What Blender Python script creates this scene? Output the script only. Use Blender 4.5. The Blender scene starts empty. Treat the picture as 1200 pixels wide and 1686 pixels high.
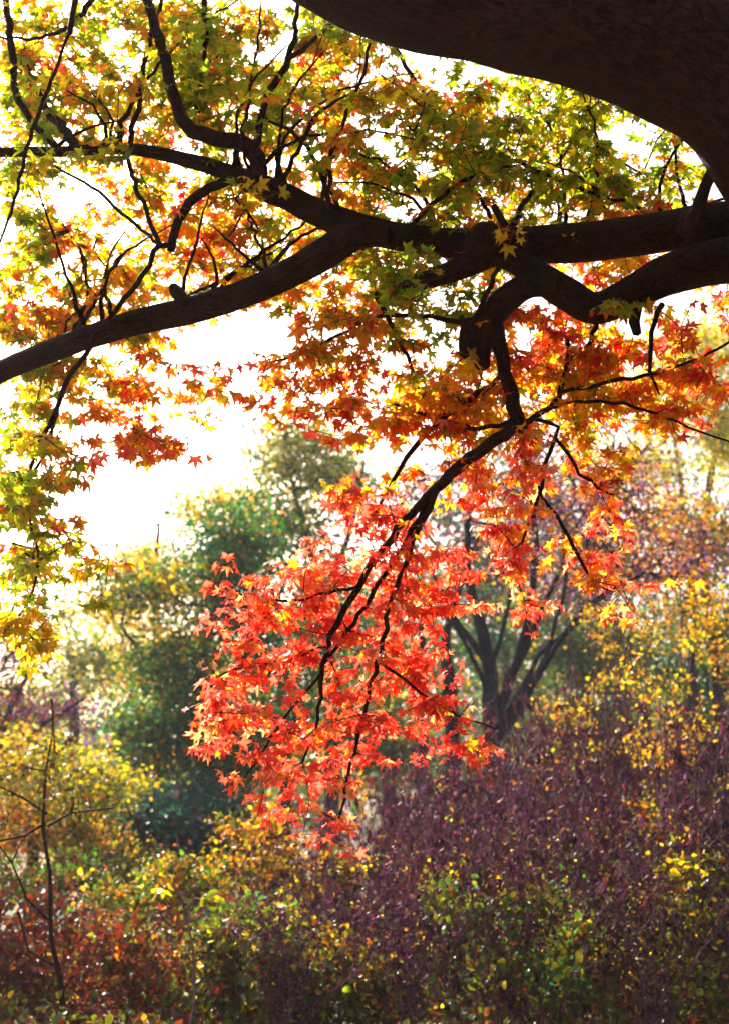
import bpy, math
import numpy as np
from mathutils import Vector

# ------------------------------------------------------------------ camera, sky, sun, exposure
SC = bpy.context.scene
F = 2316.0                     # focal length in pixels of the 1200 x 1686 photograph
CAM = np.array([0.0, 0.0, 1.6])
PITCH = math.atan((1290 - 843) / F)
FWD = np.array([0, math.cos(PITCH), math.sin(PITCH)])
RGT = np.array([1.0, 0, 0])
UPV = np.array([0, -math.sin(PITCH), math.cos(PITCH)])

cd = bpy.data.cameras.new("camera")
cam = bpy.data.objects.new("camera", cd)
SC.collection.objects.link(cam)
cam.location = CAM
cam.rotation_euler = (math.pi / 2 + PITCH, 0, 0)
cd.sensor_fit = 'VERTICAL'
cd.sensor_height = 36.0
cd.lens = 36.0 * F / 1686
cd.clip_start = 0.05
cd.clip_end = 2000
cd.dof.use_dof = True
cd.dof.focus_distance = 5.1
cd.dof.aperture_fstop = 3.2
SC.camera = cam

SUN_EL, SUN_AZ = math.radians(32), math.radians(-24)       # azimuth from +Y, negative = to the left
SUND = np.array([math.sin(SUN_AZ) * math.cos(SUN_EL), math.cos(SUN_AZ) * math.cos(SUN_EL), math.sin(SUN_EL)])
W = bpy.data.worlds.new("World")
SC.world = W
W.use_nodes = True
nt = W.node_tree
bg = nt.nodes["Background"]
sky = nt.nodes.new("ShaderNodeTexSky")
sky.sky_type = 'NISHITA'
sky.sun_disc = False
sky.sun_elevation = SUN_EL
sky.sun_rotation = SUN_AZ
sky.dust_density = 6.0
sky.air_density = 1.0
nt.links.new(sky.outputs[0], bg.inputs[0])
bg.inputs[1].default_value = 0.08
sl = bpy.data.lights.new("sun", 'SUN')
sl.energy = 5.0
sl.angle = math.radians(0.53)
sl.color = (1.0, 0.93, 0.82)
so = bpy.data.objects.new("sun", sl)
SC.collection.objects.link(so)
so.rotation_euler = Vector(-SUND).to_track_quat('-Z', 'Y').to_euler()
SC.view_settings.view_transform = 'Standard'
SC.view_settings.look = 'None'
SC.view_settings.gamma = 1
SC.view_settings.exposure = 1.8
SC.cycles.max_bounces = 8
SC.cycles.transmission_bounces = 4
SC.cycles.diffuse_bounces = 4
SC.cycles.sample_clamp_indirect = 4.0

# ------------------------------------------------------------------ helpers
def at(px, py, d):
    """point seen at pixel (px, py) of the photograph, d metres along the view axis"""
    px, py, d = np.broadcast_arrays(np.asarray(px, float), np.asarray(py, float), np.asarray(d, float))
    u = (px - 600) / F
    v = (843 - py) / F
    return CAM + d[..., None] * (FWD + u[..., None] * RGT + v[..., None] * UPV)

def unit(a):
    return a / np.maximum(np.linalg.norm(a, axis=-1, keepdims=True), 1e-9)

class MB:
    def __init__(s):
        s.v, s.c, s.uv, s.lv, s.sz, s.mi, s.n = [], [], [], [], [], [], 0
    def add(s, v, faces, col=None, uv=None, mi=0):
        v = np.asarray(v, float).reshape(-1, 3)
        faces = np.asarray(faces, np.int64)
        s.v.append(v)
        s.c.append(np.broadcast_to(np.array([1, 1, 1.0]) if col is None else col, v.shape))
        s.uv.append(np.zeros((len(v), 2)) if uv is None else uv)
        s.lv.append((faces + s.n).ravel())
        s.sz.append(np.full(len(faces), faces.shape[1]))
        s.mi.append(np.full(len(faces), mi))
        s.n += len(v)
    def build(s, name, mats, parent=None, smooth=True):
        me = bpy.data.meshes.new(name)
        v = np.concatenate(s.v); lv = np.concatenate(s.lv); sz = np.concatenate(s.sz)
        me.vertices.add(len(v)); me.vertices.foreach_set("co", v.astype(np.float32).ravel())
        me.loops.add(len(lv)); me.loops.foreach_set("vertex_index", lv.astype(np.int32))
        me.polygons.add(len(sz))
        st = np.concatenate([[0], np.cumsum(sz)[:-1]])
        me.polygons.foreach_set("loop_start", st.astype(np.int32))
        me.polygons.foreach_set("loop_total", sz.astype(np.int32))
        me.polygons.foreach_set("use_smooth", np.full(len(sz), smooth))
        me.polygons.foreach_set("material_index", np.concatenate(s.mi).astype(np.int32))
        ca = me.color_attributes.new("tint", 'FLOAT_COLOR', 'POINT')
        c = np.concatenate(s.c)
        ca.data.foreach_set("color", np.hstack([c, np.ones((len(c), 1))]).astype(np.float32).ravel())
        ul = me.uv_layers.new(name="bark")
        ul.data.foreach_set("uv", np.concatenate(s.uv)[lv].astype(np.float32).ravel())
        me.update(calc_edges=True)
        me.validate()
        for m in (mats if isinstance(mats, (list, tuple)) else [mats]):
            me.materials.append(m)
        o = bpy.data.objects.new(name, me)
        SC.collection.objects.link(o)
        if parent is not None:
            o.parent = parent
            o.location = -np.array(parent.location)      # meshes are written in world coordinates
        return o

def thing(name, label, cat, loc=(0, 0, 0), group=None, kind=None):
    o = bpy.data.objects.new(name, None)
    SC.collection.objects.link(o)
    o.location = loc
    o.empty_display_size = 0.2
    tag(o, label, cat, group, kind)
    return o

def tag(o, label=None, cat=None, group=None, kind=None):
    if label: o["label"] = label
    if cat: o["category"] = cat
    if group: o["group"] = group
    if kind: o["kind"] = kind
    return o

def smooth_path(pts, step=0.05):
    """Catmull-Rom through rows of pts (any number of columns, first three are xyz)"""
    P = np.asarray(pts, float)
    if len(P) == 2:
        n = max(2, int(np.linalg.norm(P[1, :3] - P[0, :3]) / step))
        t = np.linspace(0, 1, n + 1)[:, None]
        return P[0] * (1 - t) + P[1] * t
    Q = np.vstack([2 * P[0] - P[1], P, 2 * P[-1] - P[-2]])
    out = []
    for i in range(1, len(Q) - 2):
        n = max(1, int(np.linalg.norm(Q[i + 1, :3] - Q[i, :3]) / step))
        t = (np.arange(n) / n)[:, None]
        a, b, c, d = Q[i - 1], Q[i], Q[i + 1], Q[i + 2]
        out.append(0.5 * (2 * b + (c - a) * t + (2 * a - 5 * b + 4 * c - d) * t ** 2 + (3 * b - a - 3 * c + d) * t ** 3))
    out.append(P[-1:])
    return np.vstack(out)

def tube(mb, pts, rad, sides=6, col=None, knob=0.0, rng=None, mi=0, cap=True):
    pts = np.asarray(pts, float); rad = np.asarray(rad, float)
    n = len(pts)
    T = unit(np.gradient(pts, axis=0))
    ref = np.array([0, 0, 1.0]) if abs(T[0, 2]) < 0.9 else np.array([1.0, 0, 0])
    X = np.zeros_like(T)
    x = unit(np.cross(ref, T[0]))
    for i in range(n):
        x = unit(x - T[i] * np.dot(x, T[i])); X[i] = x
    Y = np.cross(T, X)
    a = np.linspace(0, 2 * np.pi, sides, endpoint=False)
    L = np.concatenate([[0], np.cumsum(np.linalg.norm(np.diff(pts, axis=0), axis=1))])
    R = np.repeat(rad[:, None], sides, 1)
    if knob:
        ph = rng.uniform(0, 6.28, 12)
        A, S = np.meshgrid(a, L)
        rr = np.maximum(R, 0.02)
        w = (np.sin(2 * A + S * 5 + ph[0]) * .3 + np.sin(3 * A - S * 7.3 + ph[1]) * .25 + np.sin(A + S * 11 + ph[2]) * .35
             + np.sin(5 * A + np.sin(S * 9 + ph[3]) * 1.5 + ph[4]) * .25 + np.sin(9 * A + np.sin(S * 6 + ph[5]) * 2 + ph[6]) * .16
             + np.sin(S * 23 + 2 * np.sin(A + ph[7])) * .18 + rng.normal(0, .07, A.shape))
        R = R * (1 + knob * w)
    V = pts[:, None] + R[..., None] * (np.cos(a)[None, :, None] * X[:, None] + np.sin(a)[None, :, None] * Y[:, None])
    i = np.arange(n - 1)[:, None] * sides; j = np.arange(sides)[None]; k = (j + 1) % sides
    Fc = np.stack([i + j, i + k, i + sides + k, i + sides + j], -1).reshape(-1, 4)
    au = np.abs(a / np.pi - 1)
    uv = np.stack([np.repeat(au[None], n, 0) * 3.14 * np.maximum(rad.mean(), 0.004), np.repeat(L[:, None], sides, 1)], -1).reshape(-1, 2)
    mb.add(V, Fc, col, uv, mi)
    if cap:
        for e, s in ((0, -1), (n - 1, 1)):
            c = pts[e] + T[e] * s * rad[e] * 0.5
            vv = np.vstack([V[e], c])
            jj = np.arange(sides); kk = (jj + 1) % sides
            f = np.stack([jj, kk, np.full(sides, sides)], -1)
            if s < 0: f = f[:, ::-1]
            mb.add(vv, f, col, np.zeros((sides + 1, 2)), mi)

def edges_tube(mb, A, B, ra, rb, sides=3, col=None, mi=0):
    """many straight tapered prisms A[i]->B[i] at once"""
    if len(A) == 0: return
    T = unit(B - A)
    ref = np.where(np.abs(T[:, 2:3]) < 0.9, np.array([[0, 0, 1.0]]), np.array([[1.0, 0, 0]]))
    X = unit(np.cross(ref, T)); Y = np.cross(T, X)
    a = np.linspace(0, 2 * np.pi, sides, endpoint=False)
    ring = np.cos(a)[None, :, None] * X[:, None] + np.sin(a)[None, :, None] * Y[:, None]
    V = np.concatenate([A[:, None] + ring * ra[:, None, None], B[:, None] + ring * rb[:, None, None]], 1)
    m = len(A)
    j = np.arange(sides); k = (j + 1) % sides
    f = np.stack([j, k, sides + k, sides + j], -1)
    Fc = (f[None] + (np.arange(m) * 2 * sides)[:, None, None]).reshape(-1, 4)
    c = None if col is None else np.repeat(col, 2 * sides, 0)
    L = np.linalg.norm(B - A, axis=1)
    uv = np.zeros((m, 2 * sides, 2)); uv[:, :, 0] = np.tile(a, 2)[None] * ra.mean(); uv[:, sides:, 1] = L[:, None]
    mb.add(V.reshape(-1, 3), Fc, c, uv.reshape(-1, 2), mi)

# ------------------------------------------------------------------ leaf templates
def maple_leaf(curl, fold):
    """five pointed lobes, slightly curled; x across, y to the tip, z up.  returns verts, faces, tip weights"""
    lobes = [(-112, .72), (-57, .95), (0, 1.0), (57, .95), (112, .72)]
    out = []
    out.append((180, .10))
    for i, (a, L) in enumerate(lobes):
        if i: out.append(((lobes[i - 1][0] + a) / 2, .43))
        out.append((a - 15, L * .64)); out.append((a, L)); out.append((a + 15, L * .64))
    # reorder so that it runs once round starting behind the stalk
    v = [(0, 0.0, 0)]
    for a, r in out:
        t = math.radians(a)
        v.append((math.sin(t) * r, math.cos(t) * r, 0))
    v = np.array(v)
    r = np.linalg.norm(v[:, :2], axis=1)
    v[:, 2] = -curl * r ** 2 + fold * np.abs(v[:, 0]) * .5
    n = len(v) - 1
    f = np.array([[0, i, i % n + 1] for i in range(1, n + 1)])
    return v * 0.5, f[:, ::-1], np.clip(r, 0, 1)
MAPLE = [maple_leaf(.25, .35), maple_leaf(-.18, .2), maple_leaf(.55, -.1), maple_leaf(.1, .7), maple_leaf(.8, .4), maple_leaf(-.5, -.3), maple_leaf(.4, 1.1)]
def oval_leaf(w, fold, curl):
    y = [0, .2, .55, .85, 1.0]
    x = [0, w * .8, w, w * .55, 0]
    v = [(0, 0, 0)] + [(s * x[i], y[i], fold * x[i]) for s in (-1, 1) for i in (1, 2, 3)] + [(0, 1, 0), (0, .5, 0)]
    v = np.array(v, float)
    v[:, 2] -= curl * (v[:, 1]) ** 2
    f = np.array([[0, 8, 1], [1, 8, 2], [2, 8, 3], [3, 8, 7], [0, 4, 8], [4, 5, 8], [5, 6, 8], [6, 7, 8]])
    return v, f, v[:, 1].clip(0, 1)
OVAL = [oval_leaf(.34, .4, .15), oval_leaf(.3, -.2, -.1), oval_leaf(.4, .6, .35)]
DIA = [(np.array([(0, 0, 0), (-.36, .5, .12), (0, 1, -.1), (.36, .5, .12)]), np.array([[0, 3, 2, 1]]), np.array([0, .5, 1, .5])),
       (np.array([(0, 0, 0), (-.3, .45, -.1), (0, 1, .15), (.42, .55, .1)]), np.array([[0, 3, 2, 1]]), np.array([0, .5, 1, .5]))]
WITHER = [oval_leaf(.14, .9, .5), oval_leaf(.1, -1.2, -.4), oval_leaf(.2, .8, .8)]

def scatter_leaves(mb, P, Yd, Z, size, col, tip, tmpl, rng, mi=0):
    """put a leaf with its stalk end at each P, pointing along Yd, facing Z"""
    Y = unit(Yd); X = unit(np.cross(Y, Z)); Z = np.cross(X, Y)
    which = rng.integers(0, len(tmpl), len(P))
    for k, (v, f, w) in enumerate(tmpl):
        m = which == k
        if not m.any(): continue
        S = size[m][:, None, None]
        V = P[m][:, None] + S * (v[None, :, :1] * X[m][:, None] + v[None, :, 1:2] * Y[m][:, None] + v[None, :, 2:] * Z[m][:, None])
        C = col[m][:, None] * (1 - w[None, :, None]) + tip[m][:, None] * w[None, :, None]
        n = len(v)
        Fc = (f[None] + (np.arange(m.sum()) * n)[:, None, None]).reshape(-1, f.shape[1])
        mb.add(V.reshape(-1, 3), Fc, C.reshape(-1, 3), None, mi)

# ------------------------------------------------------------------ materials
def mat(name):
    m = bpy.data.materials.new(name); m.use_nodes = True
    t = m.node_tree; t.nodes.clear()
    o = t.nodes.new("ShaderNodeOutputMaterial")
    return m, t, o

def leaf_mat(name, trans=0.5, gloss=0.06, rough=0.4, gam=0.85):
    m, t, o = mat(name)
    N, Lk = t.nodes.new, t.links.new
    a = N("ShaderNodeVertexColor"); a.layer_name = "tint"
    nz = N("ShaderNodeTexNoise"); nz.inputs["Scale"].default_value = 60; nz.inputs["Detail"].default_value = 3
    geo = N("ShaderNodeNewGeometry"); Lk(geo.outputs["Position"], nz.inputs["Vector"])
    mp = N("ShaderNodeMapRange"); Lk(nz.outputs[0], mp.inputs[0])
    mp.inputs[1].default_value = .3; mp.inputs[2].default_value = .7; mp.inputs[3].default_value = .72; mp.inputs[4].default_value = 1.2
    vm = N("ShaderNodeVectorMath"); vm.operation = 'SCALE'; Lk(a.outputs[0], vm.inputs[0]); Lk(mp.outputs[0], vm.inputs["Scale"])
    d = N("ShaderNodeBsdfDiffuse"); Lk(vm.outputs[0], d.inputs[0])
    g = N("ShaderNodeGamma"); Lk(vm.outputs[0], g.inputs[0]); g.inputs[1].default_value = gam
    tr = N("ShaderNodeBsdfTranslucent"); Lk(g.outputs[0], tr.inputs[0])
    mx = N("ShaderNodeMixShader"); mx.inputs[0].default_value = trans; Lk(d.outputs[0], mx.inputs[1]); Lk(tr.outputs[0], mx.inputs[2])
    gl = N("ShaderNodeBsdfGlossy"); gl.inputs["Roughness"].default_value = rough; gl.inputs[0].default_value = (1, 1, 1, 1)
    m2 = N("ShaderNodeMixShader"); m2.inputs[0].default_value = gloss; Lk(mx.outputs[0], m2.inputs[1]); Lk(gl.outputs[0], m2.inputs[2])
    Lk(m2.outputs[0], o.inputs[0])
    return m

def bark_mat(name, c1, c2, scale=1.0, bump=0.6):
    m, t, o = mat(name)
    N, Lk = t.nodes.new, t.links.new
    uv = N("ShaderNodeUVMap"); uv.uv_map = "bark"
    mp = N("ShaderNodeMapping"); Lk(uv.outputs[0], mp.inputs[0]); mp.inputs["Scale"].default_value = (55 * scale, 16 * scale, 1)
    n1 = N("ShaderNodeTexNoise"); Lk(mp.outputs[0], n1.inputs["Vector"]); n1.inputs["Scale"].default_value = 1; n1.inputs["Detail"].default_value = 6
    n1.inputs["Distortion"].default_value = 2.2
    geo = N("ShaderNodeNewGeometry")
    n2 = N("ShaderNodeTexNoise"); Lk(geo.outputs["Position"], n2.inputs["Vector"]); n2.inputs["Scale"].default_value = 7; n2.inputs["Detail"].default_value = 5
    r = N("ShaderNodeValToRGB"); Lk(n1.outputs[0], r.inputs[0])
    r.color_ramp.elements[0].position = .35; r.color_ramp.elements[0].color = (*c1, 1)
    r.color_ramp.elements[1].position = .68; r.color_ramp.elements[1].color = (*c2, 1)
    mr = N("ShaderNodeMapRange"); Lk(n2.outputs[0], mr.inputs[0]); mr.inputs[3].default_value = .55; mr.inputs[4].default_value = 1.45
    vm = N("ShaderNodeVectorMath"); vm.operation = 'SCALE'; Lk(r.outputs[0], vm.inputs[0]); Lk(mr.outputs[0], vm.inputs["Scale"])
    b = N("ShaderNodeBsdfPrincipled"); Lk(vm.outputs[0], b.inputs["Base Color"]); b.inputs["Roughness"].default_value = .85
    b.inputs["Specular IOR Level"].default_value = .12
    bp = N("ShaderNodeBump"); bp.inputs["Strength"].default_value = bump; bp.inputs["Distance"].default_value = .02
    Lk(n1.outputs[0], bp.inputs["Height"]); Lk(bp.outputs[0], b.inputs["Normal"])
    Lk(b.outputs[0], o.inputs[0])
    return m

M_LEAF = leaf_mat("maple_leaf", .80, .025, .35, .84)
M_BGLEAF = leaf_mat("woodland_leaf", .5, .03, .4, 1.0)
M_DRY = leaf_mat("withered_leaf", .3, .012, .4, 1.0)
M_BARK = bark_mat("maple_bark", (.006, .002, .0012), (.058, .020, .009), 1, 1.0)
M_TWIG = bark_mat("twig_bark", (.02, .008, .007), (.045, .018, .014), 1, .2)
M_DARKBARK = bark_mat("dark_bark", (.016, .013, .022), (.05, .038, .055), .6)
M_PURPLE = bark_mat("purple_stem", (.06, .02, .035), (.34, .17, .19), .8, .2)

PAL = dict(
    green=((.17, .26, .02), (.23, .26, .02)), lime=((.34, .38, .022), (.42, .37, .022)), yellow=((.75, .50, .04), (.8, .45, .04)),
    gold=((.70, .34, .03), (.72, .26, .03)), orange=((.84, .30, .04), (.85, .20, .035)), red=((.70, .085, .035), (.66, .06, .035)),
    coral=((.86, .135, .095), (.84, .075, .065)), peach_highlight=((.88, .34, .16), (.86, .22, .11)), brown=((.14, .05, .02), (.10, .035, .02)),  # peach tone puts sunlit highlights into the leaf colour
    bluegreen=((.02, .085, .045), (.03, .105, .035)), midgreen=((.06, .15, .02), (.09, .17, .02)), dark=((.02, .05, .04), (.025, .06, .035)),
    pale=((.36, .40, .12), (.45, .42, .12)), paleyellow=((.70, .55, .16), (.75, .50, .14)), purple=((.11, .028, .065), (.15, .04, .07)),
    mauve=((.13, .06, .16), (.20, .08, .14)), russet=((.12, .022, .008), (.17, .035, .010)), plum=((.045, .013, .026), (.07, .022, .036)),
    olive=((.10, .115, .018), (.15, .13, .02)))
def pick(rng, n, mix, jit=.18):
    names = list(mix); w = np.array([mix[k] for k in names], float); w /= w.sum()
    k = rng.choice(len(names), n, p=w)
    a = np.array([PAL[x][0] for x in names])[k]; b = np.array([PAL[x][1] for x in names])[k]
    j = np.exp(rng.normal(0, jit, (n, 1))) * np.exp(rng.normal(0, jit * .35, (n, 3)))
    a, b = a * j, b * j
    sat = lambda c: (c.mean(1, keepdims=True) + (c - c.mean(1, keepdims=True)) * 1.22).clip(.004, .92)
    return sat(a), sat(b)

# ------------------------------------------------------------------ branching
def branch_out(nodes, dist0, targets, rng, step=.16, pathw=.25, wob=.05, sag=0.0):
    """join every target to the growing tree (shortest link plus a share of the way back to the root).
    returns pts, parent, index of each target"""
    P = [np.array(p) for p in nodes]; par = [-1] * len(nodes); D = list(dist0)
    n = len(targets)
    N0 = np.array(P); best = np.full(n, 1e9); bi = np.zeros(n, int)
    for s in range(0, n, 200):
        d = np.linalg.norm(targets[s:s + 200, None] - N0[None], axis=2) + pathw * np.array(D)[None]
        bi[s:s + 200] = d.argmin(1); best[s:s + 200] = d.min(1)
    done = np.zeros(n, bool); tid = np.zeros(n, int)
    for _ in range(n):
        i = np.where(done, 1e12, best).argmin()
        done[i] = True
        a = P[bi[i]]; b = targets[i]; L = np.linalg.norm(b - a); k = max(1, int(round(L / step)))
        prev = bi[i]; new = []
        off = rng.normal(0, wob * L, 3)
        for q in range(1, k + 1):
            t = q / k
            p = a * (1 - t) + b * t + off * math.sin(math.pi * t) + np.array([0, 0, sag * L * math.sin(math.pi * t)])
            if q < k: p = p + rng.normal(0, .012 + wob * .12, 3)
            P.append(p); par.append(prev); D.append(D[prev] + L / k); prev = len(P) - 1; new.append(prev)
        tid[i] = prev
        for q in new:
            d = np.linalg.norm(targets - P[q], axis=1) + pathw * D[q]
            m = d < best
            best[m] = d[m]; bi[m] = q
    return np.array(P), np.array(par), tid

def pipe_radii(par, r0, expo=.48, rmax=1.0):
    cnt = np.zeros(len(par))
    has = np.zeros(len(par), bool); has[par[par >= 0]] = True
    cnt[~has] = 1
    for i in range(len(par) - 1, -1, -1):
        if par[i] >= 0: cnt[par[i]] += cnt[i]
    return np.minimum(r0 * np.maximum(cnt, 1) ** expo, rmax)

# ------------------------------------------------------------------ THE MAPLE: limbs traced from the photograph
rng = np.random.default_rng(7)
def trace(rows, d0, d1=None):
    """rows of (px, py, width px); depth runs d0 -> d1.  gives xyz + radius"""
    d1 = d0 if d1 is None else d1
    r = np.array([(a[0], a[1], a[2]) for a in rows], float)
    L = np.concatenate([[0], np.cumsum(np.hypot(*np.diff(r[:, :2], axis=0).T))]); t = L / L[-1]
    d = d0 + (d1 - d0) * t
    return np.hstack([at(r[:, 0], r[:, 1], d), (r[:, 2] * d / F / 2)[:, None]])

LIMBS = [  # name, label, rows, depths, parent index
    ("limb", "thickest limb crossing the top right corner", [(1430, 420, 300), (1310, 250, 270), (1200, 142, 228), (1080, 74, 234), (950, 36, 205), (800, -2, 202), (680, -15, 190), (560, -62, 186), (440, -125, 170), (260, -230, 150), (60, -330, 120)], 4.3, 4.6),
    ("limb", "rising limb forking off the thickest one", [(1120, 120, 170), (1040, 30, 160), (1000, -90, 150), (940, -260, 130), (840, -460, 100)], 4.35, 4.5),
    ("limb", "nearly level limb through the middle of the crown", [(1420, 400, 110), (1300, 375, 95), (1190, 366, 76), (1100, 382, 74), (1000, 394, 72), (900, 402, 70), (850, 402, 62), (800, 406, 68), (755, 402, 58), (700, 396, 54), (640, 388, 52), (580, 372, 54), (520, 348, 50), (470, 322, 46), (430, 308, 46), (385, 288, 32), (330, 270, 28), (250, 250, 24), (180, 245, 21), (100, 250, 20), (30, 250, 18), (-80, 256, 15)], 4.8, 5.5),
    ("limb", "lower limb sloping down to the left edge", [(640, 386, 40), (585, 388, 56), (535, 418, 60), (480, 450, 54), (400, 484, 50), (300, 514, 50), (200, 538, 45), (100, 572, 43), (0, 614, 40), (-90, 668, 34), (-220, 720, 26)], 5.05, 5.3),
    ("limb", "crooked limb dropping to the hanging red spray", [(1420, 450, 110), (1300, 430, 95), (1200, 428, 84), (1100, 450, 76), (1040, 482, 66), (980, 508, 60), (930, 484, 62), (890, 458, 56), (850, 430, 46), (800, 412, 40)], 4.75, 4.85),
    ("limb", "short gnarled limb with a broken end", [(915, 470, 44), (872, 470, 46), (838, 490, 50), (808, 520, 52), (792, 548, 52), (789, 574, 40), (793, 596, 30), (795, 606, 24)], 4.8, 4.85),
    ("limb", "broken stub under the level limb", [(815, 415, 44), (760, 440, 42), (700, 462, 34), (650, 474, 28), (622, 490, 22)], 4.85, 5.0),
]
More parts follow.
